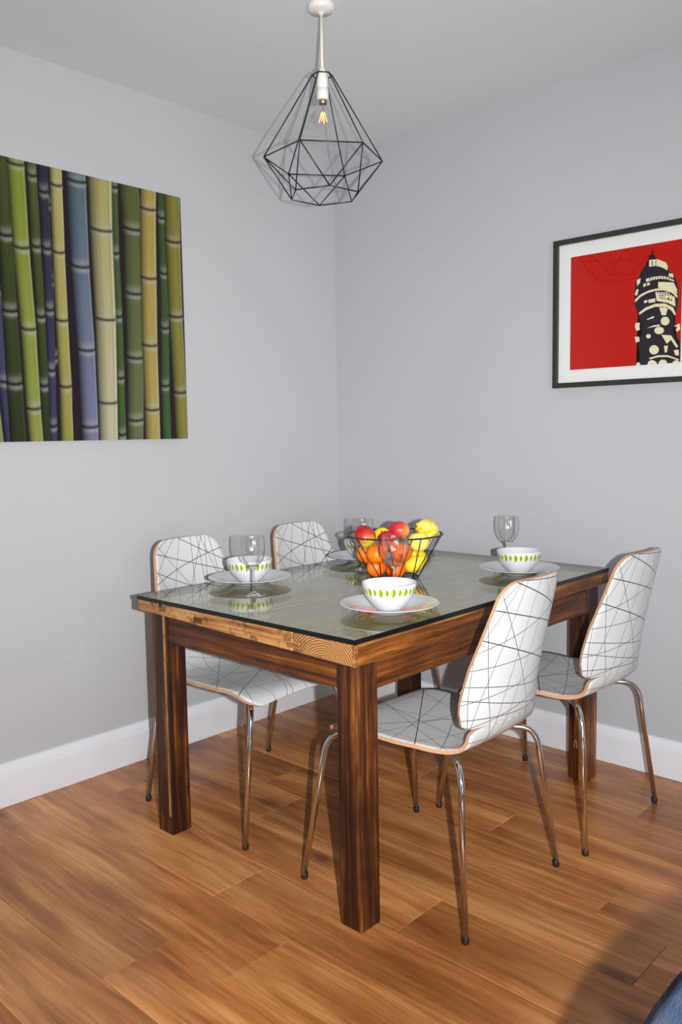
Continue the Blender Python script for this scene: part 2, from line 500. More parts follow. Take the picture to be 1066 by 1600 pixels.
BAMBOO = [
    ([(0.5688, 0.9318), (0.5742, 0.0002)], (0.0426, 0.0437), (0.0097, 0.0097, 0.0168), (0.0097, 0.008, 0.0168), [0.8102, 0.5511, 0.2879]),
    ([(0.86, 0.95), (0.8, 0)], (0.075, 0.08), (0.305, 0.3515, 0.0452), (0.2623, 0.305, 0.0452), [0.15, 0.45, 0.75]),
    ([(0.93, 0.95), (0.9, 0)], (0.07, 0.07), (0.1022, 0.1559, 0.0319), (0.0802, 0.1274, 0.0319), [0.3, 0.6, 0.9]),
    ([(0.8, 0.95), (0.735, 0)], (0.05, 0.05), (0.0452, 0.0612, 0.1274), (0.0612, 0.0612, 0.1559), [0.2, 0.5, 0.8]),
    ([(0.7203, 0.9365), (0.7192, 0.6838), (0.7181, 0.4391), (0.7115, 0.0026)], (0.0493, 0.0626), (0.0685, 0.0976, 0.0103), (0.0296, 0.0452, 0.007), [0.6838, 0.436, 0.1937]),
    ([(0.6158, 0.9219), (0.6123, 0.6621), (0.6077, 0.43), (0.6074, 0.1937), (0.6103, 0.0008)], (0.0388, 0.0344), (0.0887, 0.1274, 0.016), (0.0252, 0.0395, 0.0091), [0.8968, 0.6621, 0.4267, 0.1904]),
    ([(0.5762, 0.9239), (0.5737, 0.6612), (0.5739, 0.4527), (0.5775, 0.2445), (0.5814, 0.0003)], (0.0396, 0.0291), (0.0252, 0.0252, 0.0612), (0.0545, 0.0482, 0.1274), [0.8507, 0.6612, 0.4527, 0.2445, 0.0507]),
    ([(0.295, 0.9284), (0.3001, 0.6837), (0.2987, 0.454), (0.301, 0.2279), (0.3044, -0.0046)], (0.0292, 0.0365), (0.0723, 0.1329, 0.0273), (0.0612, 0.1384, 0.016), [0.9216, 0.6837, 0.454, 0.2279, 0.017]),
    ([(0.0931, 0.9325), (0.0908, 0.6369), (0.0944, 0.4278), (0.1021, 0.2053), (0.1022, -0.0081)], (0.0391, 0.0436), (0.0545, 0.0976, 0.0144), (0.0545, 0.1384, 0.0343), [0.8466, 0.6369, 0.4278, 0.2053]),
    ([(0.6715, 0.9287), (0.6664, 0.651), (0.6549, 0.3806), (0.6505, 0.1104), (0.6458, 0.0014)], (0.066, 0.0549), (0.2789, 0.3515, 0.016), (0.3515, 0.3813, 0.0452), [0.9226, 0.651, 0.3806, 0.1104]),
    ([(0.5267, 0.9214), (0.5296, 0.6545), (0.5292, 0.4203), (0.5263, 0.1894), (0.5299, -0.0006)], (0.0493, 0.0507), (0.5776, 0.5149, 0.1384), (0.402, 0.3515, 0.0452), [0.8826, 0.6545, 0.4203, 0.1894]),
    ([(0.2334, 0.9406), (0.2241, 0.7821), (0.229, 0.5454), (0.2331, 0.3059), (0.2456, -0.0056)], (0.0916, 0.0733), (0.1221, 0.15, 0.0232), (0.1559, 0.1946, 0.0685), [0.7821, 0.5454, 0.3059, 0.0708]),
    ([(0.4492, 0.9374), (0.448, 0.616), (0.4381, 0.3224), (0.4362, 0.0465), (0.437, -0.0023)], (0.0813, 0.0701), (0.0931, 0.1812, 0.2016), (0.2159, 0.2159, 0.402), [0.9112, 0.616, 0.3224, 0.0465]),
    ([(0.3539, 0.937), (0.3571, 0.7573), (0.3542, 0.4387), (0.359, 0.1379), (0.3616, -0.0036)], (0.1024, 0.0824), (0.5149, 0.4452, 0.1221), (0.6172, 0.5776, 0.3515), [0.7573, 0.4387, 0.1344]),
    ([(0.1493, 0.9395), (0.1548, 0.8146), (0.1604, 0.6103), (0.1664, 0.3568), (0.1667, 0.1114), (0.1675, -0.007)], (0.0779, 0.0724), (0.552, 0.402, 0.0545), (0.5271, 0.4125, 0.0802), [0.8682, 0.6103, 0.3568, 0.1114]),
    ([(0.0395, 0.9354), (0.0422, 0.764), (0.0406, 0.4767), (0.0317, 0.1809), (0.0283, -0.0094)], (0.08, 0.0619), (0.2874, 0.2623, 0.0194), (0.2961, 0.2789, 0.0296), [0.764, 0.4767, 0.1809]),
]
bp = bamboo_picture()
tag(bp, 'large square frameless picture of green, yellow and blue bamboo stalks on the left wall', 'picture')

# ------------------------------------------------------------------ framed red print
def tower_picture():
    Y0, Y1, Z0, Z1 = 1.160, 1.712, 1.426, 1.977
    root = empty('framed_print', (0, (Y0 + Y1) / 2, Z0))
    cy = (Y0 + Y1) / 2; hw = (Y1 - Y0) / 2; hh = Z1 - Z0
    fw = .0185
    bm = bmesh.new()
    for pa, pb in (((-hw, 0), (-hw + fw, fw)),):
        pass
    outer = [(-hw, 0), (hw, 0), (hw, hh), (-hw, hh)]
    inner = [(-hw + fw, fw), (hw - fw, fw), (hw - fw, hh - fw), (-hw + fw, hh - fw)]
    for i in range(4):
        j = (i + 1) % 4
        o0, o1, i0, i1 = outer[i], outer[j], inner[i], inner[j]
        b = bmesh.new()
        quad = [o0, o1, i1, i0]
        prism(b, [(.002, y, z) for y, z in quad], [(.026, y, z) for y, z in quad], .0008)
        finish(b, 'frame_rail', M_frame, root)
    b = bmesh.new(); box(b, .004, .012, -hw + fw, hw - fw, fw, hh - fw); finish(b, 'mount', M_mat, root)
    ya, yb, za, zb = 1.2265 - cy, 1.6435 - cy, 1.492 - Z0, 1.910 - Z0
    def cv(p):
        x, y = p
        a = (x - 203) / 857; yt = 357 - 137 * a; ybm = 1225 - 60 * a
        return (ya + a * (yb - ya), za + (ybm - y) / (ybm - yt) * (zb - za))
    b = bmesh.new(); box(b, .0120, .0124, ya, yb, za, zb); pr = finish(b, 'print', M_red, root)
    def clip(pts):
        return [(min(max(y, ya), yb), min(max(z, za), zb)) for y, z in pts]
    def poly(lst, lev):
        b = bmesh.new()
        for pts in lst:
            pp = clip([cv(p) for p in pts])
            vs = [b.verts.new((.0124 + lev, y, z)) for y, z in pp]
            f = b.faces.new(vs)
        bmesh.ops.triangulate(b, faces=b.faces)
        for f in b.faces:
            if f.normal.x < 0: f.normal_flip()
        return b
    def ell(cx, cy_, rx, ry, n=14): return [(cx + rx*math.cos(2*math.pi*k/n), cy_ + ry*math.sin(2*math.pi*k/n)) for k in range(n)]
    sil = [(840,285),(846,285),(850,335),(866,345),(866,372),(935,385),(958,420),(962,458),(1000,490),(1030,565),(1036,650),(1034,720),(1016,800),(1012,850),
           (1000,900),(1020,960),(1058,1000),(1058,1172),(735,1192),(742,1170),(765,1140),(755,1060),(750,1010),(770,950),(775,880),(748,850),(742,790),(718,720),(712,650),(722,550),(748,510),(760,470),(790,420),(818,390),(818,345),(836,335)]
    finish(poly([sil], .0002), 'ink_tower', M_navy, pr, recalc=False)
    dishes_dark = []
    cream = [
        [(820,378),(880,372),(940,395),(957,425),(955,458),(915,435),(870,422),(820,428)],
        [(800,520),(850,508),(900,500),(950,505),(1000,530),(1005,545),(950,525),(900,522),(850,530),(800,545)],
        [(890,545),(1000,550),(1025,600),(1028,640),(1000,610),(950,595),(890,590)],
        [(730,530),(760,515),(755,550),(735,575)], [(716,640),(730,600),(745,600),(735,650)], [(965,480),(995,485),(1000,515),(965,505)],
        [(780,560),(800,552),(800,575),(780,585)], [(808,552),(828,547),(828,568),(808,574)],
        [(718,680),(760,640),(820,610),(880,595),(940,592),(1000,610),(1030,650),(1030,670),(990,630),(930,610),(870,612),(810,630),(760,660),(722,700)],
        [(870,620),(960,625),(1010,660),(1018,735),(960,705),(880,690)], [(820,680),(870,670),(870,700),(820,705)], [(785,690),(812,680),(812,700),(790,708)],
        [(750,780),(800,740),(870,712),(940,710),(1000,740),(1020,790),(1015,805),(985,760),(930,735),(870,735),(810,758),(755,795)],
        [(900,740),(965,740),(950,800),(920,800)], [(810,830),(860,805),(865,820),(815,835)],
        ell(945, 845, 32, 34), [(725,860),(760,855),(755,890),(762,910),(735,920),(722,890)],
        [(810,900),(860,878),(910,870),(905,884),(860,890)], ell(903, 917, 36, 29),
        [(1010,882),(1050,865),(1055,910),(1030,930)], ell(825, 961, 18, 17), [(722,965),(755,965),(760,1000),(730,1010)],
        [(920,950),(990,955),(1042,1040),(1030,1052),(990,990),(960,1020)], ell(868, 1066, 36, 36),
        [(940,1035),(970,1035),(962,1085),(948,1090)], [(1010,1070),(1045,1065),(1050,1110),(1025,1110)],
        [(830,1130),(900,1108),(970,1108),(1050,1140),(1050,1150),(970,1122),(900,1122),(840,1140)],
        [(822,1186),(825,1160),(845,1145),(870,1148),(890,1165),(890,1182)], [(903,1181),(906,1158),(925,1142),(948,1144),(965,1160),(965,1178)],
        [(1003,1176),(1010,1155),(1030,1145),(1055,1160),(1055,1172)], [(735,1190),(740,1168),(755,1162),(768,1176),(765,1189)]]
    finish(poly(cream, .0004), 'ink_highlights', M_cream, pr, recalc=False)
    dark2 = [[(840,385),(846,385),(846,420),(840,420)], [(868,375),(872,375),(872,420),(868,420)]]
    for k in range(9):
        x = 825 + k * 20; y = 514 - 4 * math.sin(k / 8 * math.pi) - (6 if 2 < k < 7 else 0)
        dark2.append([(x, y), (x + 5, y), (x + 5, y + 18), (x, y + 18)])
    for k in range(7):
        x = 885 + k * 18; dark2.append([(x, 618 + k*3), (x + 8, 619 + k*3), (x + 8, 634 + k*4), (x, 632 + k*4)])
    dark2 += [[(962,665),(972,665),(972,682),(962,682)], [(985,672),(992,674),(992,690),(985,688)], [(895,645),(940,650),(940,656),(895,651)],
              [(900,660),(990,685),(990,690),(900,666)], [(1012,890),(1030,884),(1030,905),(1018,910)]]
    tag(finish(poly(dark2, .0006), 'ink_details', M_navy, pr, recalc=False), kind='stuff')
    b = bmesh.new(); box(b, .0150, .0168, -hw + fw + .0005, hw - fw - .0005, fw + .0005, hh - fw - .0005); finish(b, 'glass_pane', M_pane, root)
    return root
tag(tower_picture(), 'black framed red print of a tall round tower on the right wall', 'picture')

# ------------------------------------------------------------------ table
TA = .0027
TF = Vector((1.5041, 1.4502))
TL, TW = 1.3683, .9144
ZT, ZG = .7708, .7575
tcen = (TF.x - TL/2, TF.y - TW/2)
table = tag(empty('dining_table', (tcen[0], tcen[1], 0), TA), 'rustic reclaimed wood dining table with dark stained square legs', 'table')
HX, HY = TL / 2, TW / 2
LS = .074
def zbot(fx, fy):     # under side of the rough edge boards: they are thicker at the near corner
    return .7255 - .024 * fx * fy
def edge_piece(y0, y1, mat, d=0.0):
    a, b = zbot(1, (y0 + HY) / TW), zbot(1, (y1 + HY) / TW)
    bm = bmesh.new()
    x0, x1 = HX - .09, HX + d
    prism(bm, [(x0,y0,a),(x1,y0,a),(x1,y0,ZG),(x0,y0,ZG)], [(x0,y1,b),(x1,y1,b),(x1,y1,ZG),(x0,y1,ZG)], .0018)
    finish(bm, 'edge_board', mat, table)
ys = [-HY, -HY + .28, -HY + .285, HY - .245, HY - .20, HY]
edge_piece(-HY, -HY + .300, M_pale_y, -.001)
edge_piece(-HY + .301, HY - .215, M_pale_y, .001)
edge_piece(HY - .214, HY, M_end, 0)
# small let-in blocks that show as finger joints on the near end
for y0, y1, z0, z1, m in ((-HY + .116, -HY + .15, .735, .751, M_pale_y), (-HY + .285, -HY + .325, .725, .741, M_wood_y), (HY - .235, HY - .19, .716, .733, M_pale_y), (-HY + .113, -HY + .127, .749, .757, M_wood_z)):
    bm = bmesh.new(); box(bm, HX - .01, HX + .0022, y0, y1, z0, z1, .0006); finish(bm, 'finger_joint', m, table)
# far end board and long side boards
bm = bmesh.new(); box(bm, -HX, -HX + .09, -HY, HY, .722, ZG, .002); finish(bm, 'edge_board', M_wood_y, table)
for s in (1, -1):
    bm = bmesh.new()
    za, zb = (zbot(0, 1) - .008, zbot(1, 1)) if s > 0 else (.722, .722)
    y0, y1 = (HY - .09, HY) if s > 0 else (-HY, -HY + .09)
    xa, xb = -HX + .0905, HX - .0905
    if s > 0: xb = HX - .0125
    y0b = y0
    prism(bm, [(xa,y0,za),(xa,y1,za),(xa,y1,ZG),(xa,y0,ZG)], [(HX-.0905,y0,zb),(HX-.0905,y1,zb),(HX-.0905,y1,ZG),(HX-.0905,y0,ZG)], .002)
    finish(bm, 'edge_board', M_wood_x, table)
def side_strip(name, x0, x1, d, z0a, z0b, z1a, z1b, m):
    b = bmesh.new()
    prism(b, [(x0, HY - .001, z0a), (x0, HY + d, z0a), (x0, HY + d, z1a), (x0, HY - .001, z1a)], [(x1, HY - .001, z0b), (x1, HY + d, z0b), (x1, HY + d, z1b), (x1, HY - .001, z1b)], .0003)
    finish(b, name, m, table)
zfar, znear = zbot(0, 1) - .008, zbot(1, 1)
side_strip('side_facing', -HX + .001, HX - .011, .0012, zfar + .0005, znear + .0008, ZG - .0005, ZG - .0005, M_wood_x)
side_strip('worn_edge', -HX + .30, HX - .013, .0017, zfar + .0012, znear + .0012, zfar + .0042, znear + .0050, M_pale_x)
bm = bmesh.new(); box(bm, HX - .0115, HX + .0012, HY - .006, HY + .0014, zbot(1,1) + .0005, ZG - .0005, .0012); finish(bm, 'worn_corner', M_pale_x, table)
bm = bmesh.new(); box(bm, -HX + .092, HX - .013, HY - .002, HY + .0018, ZG - .0065, ZG - .0008, .0006); finish(bm, 'worn_edge', M_pale_x, table)
nb = 6; bw = (TW - .18) / nb
for k in range(nb):
    bm = bmesh.new(); box(bm, -HX + .0905, HX - .0905, -HY + .09 + k*bw + .0006, -HY + .09 + (k+1)*bw - .0006, .731, ZG - .0008 * (k % 2), .0012)
    finish(bm, 'top_board', M_top, table)
# pale veneer skin over the edge boards so the whole top reads as one light surface under the glass
for (x0, x1, y0, y1) in ((HX-.0905, HX-.004, -HY+.004, HY-.004), (-HX+.004, -HX+.0905, -HY+.004, HY-.004), (-HX+.0912, HX-.0912, HY-.09, HY-.004), (-HX+.0912, HX-.0912, -HY+.004, -HY+.09)):
    bm = bmesh.new(); box(bm, x0, x1, y0, y1, ZG - .0005, ZG + .0003); finish(bm, 'top_border', M_top, table)
IX, IY = .034, .020
for sx in (1, -1):
    for sy in (1, -1):
        x1 = sx * (HX - IX); x0 = x1 - sx * LS; y1 = sy * (HY - IY); y0 = y1 - sy * LS
        zt_ = (zbot(1, 1) if sy > 0 else zbot(1, 0)) if sx > 0 else .722
        bm = bmesh.new(); box(bm, min(x0,x1), max(x0,x1), min(y0,y1), max(y0,y1), 0, zt_ - .0005, .0035, 2)
        lg = finish(bm, 'leg', M_wood_z, table)
        if sx > 0:     # worn golden arris along the near corner of the leg
            bm = bmesh.new(); box(bm, x1 - .002, x1 + .0006, y1 - (.013 if sy > 0 else -.059), y1 - (.004 if sy > 0 else -.070), .06, zt_ - .012, .0003)
            finish(bm, 'worn_arris', M_pale_z, lg)
        if sx < 0 and sy > 0:
            bm = bmesh.new()
            pth = smooth_path([(x0 + .0 + .0745 - LS*0 - .0745 + .001, y1 - .050, .118), (x0 + .001, y1 - .049, .138), (x0 + .001, y1 - .045, .148), (x0 + .001, y1 - .041, .138), (x0 + .001, y1 - .040, .118)], 5)
            tube(bm, pth, .0014, 6); finish(bm, 'white_mark', M_china, lg)
AZ0, AZ1 = .620, .7155
for sx in (1, -1):
    x = sx * (HX - IX - .022)
    bm = bmesh.new(); box(bm, x - .014, x + .014, -HY + IY + LS + .0003, HY - IY - LS - .0003, AZ0 + .004, AZ1 + (.001 if sx > 0 else .006), .0015)
    finish(bm, 'apron', M_wood_y, table)
for sy in (1, -1):
    y = sy * (HY - IY - .020)
    bm = bmesh.new(); box(bm, -HX + IX + LS + .0003, HX - IX - LS - .0003, y - .014, y + .014, AZ0, AZ1 - .0145, .0015)
    finish(bm, 'apron', M_wood_x, table)

def glass_top():
    x0, x1, y0, y1 = -HX - .002, HX + .002, -HY - .002, HY + .002
    root = empty('glass_tabletop', (tcen[0], tcen[1], 0), TA)
    root.location.z = ZG + .0004
    th = ZT - ZG - .0004
    bm = bmesh.new(); box(bm, x0, x1, y0, y1, 0, th, .001)
    bmesh.ops.recalc_face_normals(bm, faces=bm.faces)
    for f in bm.faces:
        f.material_index = 0 if abs(f.normal.z) > .9 else 1
    me = bpy.data.meshes.new('glass_sheet'); bm.to_mesh(me); bm.free()
    link('glass_sheet', me, [M_glass_top, M_glass_side], root)
    return root
tag(glass_top(), 'clear sheet glass with dark edges laid over the wooden dining table', 'glass sheet')

# ------------------------------------------------------------------ chairs
def line_material(name, lines, base=(.575, .58, .575, 1)):
    """white laminate printed with straight thin lines; lines = (x0, y0, x1, y1, half width mm, darkness) in metres on the sheet"""
    t = NT(name)
    uv = t.n('ShaderNodeUVMap').outputs[0]
    best = None
    for (x0, y0, x1, y1, hw) in lines:
        dx, dy = x1 - x0, y1 - y0; L = math.hypot(dx, dy)
        nx, ny = -dy / L, dx / L; d = nx * x0 + ny * y0
        s = t.math('ABSOLUTE', t.math('SUBTRACT', t.vmath('DOT_PRODUCT', uv, (nx, ny, 0)), d))
        s = t.math('SUBTRACT', s, hw * 1.25)
        best = s if best is None else t.math('MINIMUM', best, s)
    mr = t.n('ShaderNodeMapRange'); t.l(best, mr.inputs[0])
    mr.inputs[1].default_value = -.0001; mr.inputs[2].default_value = .0005; mr.inputs[3].default_value = 1; mr.inputs[4].default_value = 0
    t.set(t.mix(mr.outputs[0], base, (.025, .025, .028, 1)), .38, 0, .4)
    return t.m
LINES_REAR = [(-0.0507, 0.8973, 0.1345, 0.8218, 0.0009), (-0.0863, 0.8327, 0.1064, 0.7792, 0.0009), (-0.0865, 0.7438, 0.1015, 0.6756, 0.0009), (-0.1049, 0.6394, 0.0928, 0.6092, 0.00062), (-0.0928, 0.593, 0.1024, 0.5495, 0.00062), (-0.1189, 0.5569, 0.0808, 0.5452, 0.00062), (-0.0916, 0.4913, 0.1083, 0.4855, 0.00055), (-0.1232, 0.6974, 0.0766, 0.7061, 0.00055), (-0.1275, 0.7547, 0.0649, 0.809, 0.00055), (-0.0874, 0.7967, 0.0109, 0.6226, 0.00055), (-0.1524, 0.759, -0.1124, 0.563, 0.00044), (-0.0417, 0.9565, -0.1911, 0.8236, 0.00041), (-0.0697, 0.9357, -0.1718, 0.7637, 0.00041), (-0.0884, 0.8136, -0.1421, 0.621, 0.00041), (-0.066, 0.6319, -0.0212, 0.8269, 0.00041), (-0.0375, 0.5747, 0.0257, 0.7645, 0.00041), (-0.1744, 0.5348, -0.1834, 0.7346, 0.00041), (-0.081, 0.9192, 0.1184, 0.9027, 0.00076), (-0.1205, 0.6146, 0.0768, 0.6477, 0.00052), (-0.0965, 0.5513, 0.1003, 0.5865, 0.00052), (0.0851, 0.8417, 0.2046, 0.6813, 0.00034)]
LINES_FRONT = [(-0.0065, 0.9096, 0.1691, 0.8138, 0.00083), (-0.0799, 0.8534, 0.1111, 0.7943, 0.00083), (-0.0686, 0.8003, 0.1227, 0.8584, 0.00083), (-0.1681, 0.8124, 0.016, 0.734, 0.00076), (0.0896, 0.9381, 0.0144, 0.7528, 0.00052), (0.0354, 0.9309, 0.023, 0.7313, 0.00052), (0.0621, 0.9336, 0.0683, 0.7337, 0.00052), (0.0673, 0.9419, 0.1282, 0.7514, 0.00052), (0.0974, 0.9331, 0.0762, 0.7342, 0.00052), (0.107, 0.9379, 0.1324, 0.7395, 0.00052), (-0.0161, 0.9198, -0.0756, 0.7288, 0.00048), (-0.03, 0.9326, -0.17, 0.7898, 0.00048), (-0.018, 0.9469, -0.1969, 0.8575, 0.00048), (-0.1347, 0.9031, -0.004, 0.7517, 0.00052), (-0.1865, 0.8615, -0.0859, 0.6887, 0.00048), (0.0686, 0.7059, 0.2127, 0.8446, 0.00076)]
LINES_SEAT = [(-0.22, 0.34, 0.22, 0.06, 0.0009), (-0.1, 0.5, 0.02, 0.0, 0.0006), (-0.2, 0.12, 0.22, 0.4, 0.0009), (-0.22, 0.2, 0.22, 0.3, 0.0005), (-0.22, 0.42, 0.22, 0.2, 0.0005), (0.1, 0.5, -0.05, 0, 0.0004), (-0.22, 0.05, 0.22, 0.1, 0.0005), (-0.2, 0.46, 0.05, 0.0, 0.0005), (0.18, 0.5, 0.1, 0, 0.0004), (-0.15, 0.5, -0.18, 0, 0.0004), (-0.22, 0.3, 0.22, 0.46, 0.0005), (0.22, 0.16, -0.1, 0.5, 0.0005), (-0.22, 0.26, 0.22, 0.16, 0.0004), (0.0, 0.5, 0.2, 0, 0.0004), (-0.22, 0.38, 0.1, 0.5, 0.0005)]
M_lam = [line_material('laminate_back_front', [(-a, b, -c, d, w) for a, b, c, d, w in LINES_FRONT]), line_material('laminate_back_rear', LINES_REAR), line_material('laminate_seat', LINES_SEAT), M_ply]

def chair_shell():
    # centre profile of the sheet: (forward, height), front lip to the top of the back
    ctrl = [(.236, .424), (.225, .441), (.195, .4525), (.14, .455), (.05, .451), (-.05, .446), (-.13, .4455), (-.185, .453), (-.228, .477), (-.252, .515), (-.264, .56), (-.278, .64), (-.292, .72), (-.307, .80), (-.326, .897)]
    P = smooth_path([(0, a, b) for a, b in ctrl], 10)
    L = [0.0]
    for i in range(1, len(P)): L.append(L[-1] + (P[i] - P[i-1]).length)
    tot = L[-1]
    def at(v):
        v = min(max(v, 0), tot)
        i = int(np.searchsorted(L, v)); i = min(max(i, 1), len(P) - 1)
        k = (v - L[i-1]) / max(L[i] - L[i-1], 1e-9)
        p = P[i-1].lerp(P[i], k)
        a = P[max(i-2, 0)]; b = P[min(i+1, len(P)-1)]
        return p, (b - a).normalized()
    vb = L[9 * 10 + 1]         # arc length where the wings begin
    def width(v, above):
        if not above:
            w = np.interp(v, [0, .05, .16, .27, .36, vb - .09, vb - .035, vb], [.205, .214, .219, .213, .196, .174, .168, .166])
            r = .055
            if v < r: w = w - r + math.sqrt(max(r*r - (r - v)**2, 0)) * 1.0
            if v > vb - .026:
                q = min((v - (vb - .026)) / .026, 1.0); w = .112 + (w - .112) * math.sqrt(max(1 - q * q, 0))
            return float(w)
        w = np.interp(v, [vb, vb + .012, vb + .05, vb + .16, tot], [.168, .190, .197, .188, .140])
        r = .05
        e = tot - v
        if e < r: w = w - r + math.sqrt(max(r*r - (r - e)**2, 0))
        return float(w)
    def surf(v, s, above):
        p, tg = at(v)
        n = Vector((0, -tg.z, tg.y))      # towards the sitter
        if n.z < 0 and v < vb * .5: n = -n
        c = np.interp(v, [0, .10, vb - .20, vb - .07, vb, vb + .08, tot], [-.012, .006, .010, .012, .050, .062, .044])
        c2 = c * (abs(s) / .2) ** 2
        if v > vb - .12: off = Vector((0, 1, 0)) * c2
        else: off = Vector((0, 0, 1)) * c2
        if vb - .20 < v < vb - .07:
            k = (v - (vb - .20)) / .13
            off = Vector((0, 0, 1)) * c2 * (1 - k) + Vector((0, 1, 0)) * c2 * k
        return Vector((s, p.y, p.z)) + off
    NU = 20
    vs_lo = [0, .001, .003, .006, .010, .016, .024, .034, .045, .056] + [.056 + (vb - .026 - .056) * k / 26 for k in range(1, 27)] + [vb - .020, vb - .014, vb - .009, vb - .005, vb - .002, vb - .0006, vb]
    vs_hi = [vb, vb + .003, vb + .007, vb + .012, vb + .025] + [vb + .025 + (tot - .05 - vb - .025) * k / 14 for k in range(1, 15)] + [tot - .04, tot - .03, tot - .02, tot - .013, tot - .008, tot - .004, tot - .001, tot]
    TH = .011
    rows = [(v, False) for v in vs_lo] + [(v, True) for v in vs_hi]
    bm = bmesh.new(); lay = bm.loops.layers.uv.verify()
    top, bot = [], []
    uvd = {}
    wb = width(vb, False)
    for (v, ab) in rows:
        w = width(v, ab)
        rt, rb = [], []
        for k in range(NU + 1):
            u = -1 + 2 * k / NU
            s = u * w
            if v == vb and ab:           # shared seam: inner columns match the lower row
                pass
            p = surf(v, s, ab); e = 1e-3
            du = surf(v, s + e, ab) - surf(v, s - e, ab)
            dv = surf(min(v + e, tot), s, ab) - surf(max(v - e, 0), s, ab)
            n = -du.cross(dv).normalized()       # towards the sitter
            a = bm.verts.new(p); b = bm.verts.new(p - n * TH)
            uvd[a] = (s, v); uvd[b] = (s, v)
            rt.append(a); rb.append(b)
        top.append(rt); bot.append(rb)
    def face(vs, mi):
        try: f = bm.faces.new(vs)
        except ValueError: return
        f.material_index = mi; f.smooth = mi != 3
        for lp in f.loops: lp[lay].uv = uvd[lp.vert]
    nlo = len(vs_lo)
    for i in range(len(rows) - 1):
        if i == nlo - 1: continue
        v, ab = rows[i]
        for k in range(NU):
            face((top[i][k], top[i][k+1], top[i+1][k+1], top[i+1][k]), 0 if (ab or v > vb - .05) else 2)
            face((bot[i][k], bot[i+1][k], bot[i+1][k+1], bot[i][k+1]), 1 if (ab or v > vb - .10) else 2)
        face((top[i][0], top[i+1][0], bot[i+1][0], bot[i][0]), 3)
        face((top[i][NU], bot[i][NU], bot[i+1][NU], top[i+1][NU]), 3)
    for k in range(NU):
        face((top[0][k], bot[0][k], bot[0][k+1], top[0][k+1]), 3)
        face((top[-1][k], top[-1][k+1], bot[-1][k+1], bot[-1][k]), 3)
    # seam between seat bend and wings: bridge the two rows (outer wing bottoms stay open as the notch edge)
    A, B = nlo - 1, nlo
    w0, w1 = width(vb, False), width(vb, True)
    def inner(row, s):      # nearest column of the wing row for a lateral position
        return min(range(NU + 1), key=lambda k: abs(uvd[row[k]][0] - s))
    kb = [inner(top[B], uvd[top[A][k]][0]) for k in range(NU + 1)]
    for k in range(NU):
        b0, b1 = kb[k], kb[k+1]
        if b0 == b1:
            face((top[A][k], top[A][k+1], top[B][b0]), 0); face((bot[A][k+1], bot[A][k], bot[B][b0]), 1)
        else:
            face((top[A][k], top[A][k+1], top[B][b1], top[B][b0]), 0); face((bot[A][k+1], bot[A][k], bot[B][b0], bot[B][b1]), 1)
    for k in list(range(0, kb[0])) + list(range(kb[-1], NU)):
        face((top[B][k], top[B][k+1], bot[B][k+1], bot[B][k]), 3)
    face((top[A][0], top[B][kb[0]], bot[B][kb[0]], bot[A][0]), 3)
    face((top[A][NU], bot[A][NU], bot[B][kb[-1]], top[B][kb[-1]]), 3)
    bmesh.ops.recalc_face_normals(bm, faces=bm.faces)
    me = bpy.data.meshes.new('shell'); bm.to_mesh(me); bm.free()
    return me
def make_chair():
    # local frame: +y forward, +x to the sitter's right ; origin on the floor
    root = empty('dining_chair')
    me = chair_shell()
    link('shell', me, M_lam, root)
    for sx in (-1, 1):
        for f in (1, -1):
            foot = Vector((sx * (.274 if f > 0 else .2435), f * .2617, 0))
            if f > 0: pts = [(sx * .075, .085, .4285), (sx * .178, .197, .4265), tuple(foot.lerp(Vector((sx * .200, .226, .418)), 1.0)), tuple(foot + Vector((0, 0, .012)))]
            else: pts = [(sx * .070, -.085, .4260), (sx * .165, -.178, .4265), (sx * .195, -.218, .424), tuple(foot + Vector((0, 0, .012)))]
            path = fillet_path([pts[0], pts[2], pts[3]], .058, 8)
            # straight run is sampled a little so that the tube keeps its frame
            bm = bmesh.new(); tube(bm, path, .0085, 12)
            lg = finish(bm, 'leg', M_chrome, root, smooth=True)
            dr = (Vector(path[-2]) - Vector(path[-1])).normalized()
            bm = bmesh.new(); tube(bm, [foot, foot + dr * .004, foot + dr * .016, foot + dr * .018], [.0085, .0100, .0100, .0090], 12)
            finish(bm, 'foot_cap', M_rubber, lg, smooth=True)
    bm = bmesh.new(); box(bm, -.09, .09, -.11, .11, .4185, .4345, .004, 2)
    finish(bm, 'mounting_plate', M_chrome, root)
    return root
CHAIRS = [
    # x, y, facing angle about z (0: faces +y)
    (1.0923, 1.3801, math.pi + .0335, 'white line patterned dining chair nearest the camera, tucked under the right side of the table'),
    (.4820, 1.4111, math.pi - .0153, 'white line patterned dining chair by the red print, at the far right of the table'),
    (1.1153, .5978, .05, 'white line patterned dining chair under the bamboo picture, at the near left of the table'),
    (.5390, .5850, .02, 'white line patterned dining chair closest to the room corner, behind the fruit basket'),
]
chair0 = make_chair()
for i, (x, y, a, lab) in enumerate(CHAIRS):
    c = chair0 if i == 0 else copy_tree(chair0)
    c.location = (x, y, 0); c.rotation_euler = (0, 0, a)
    tag(c, lab, 'chair', 'dining chairs around the table')

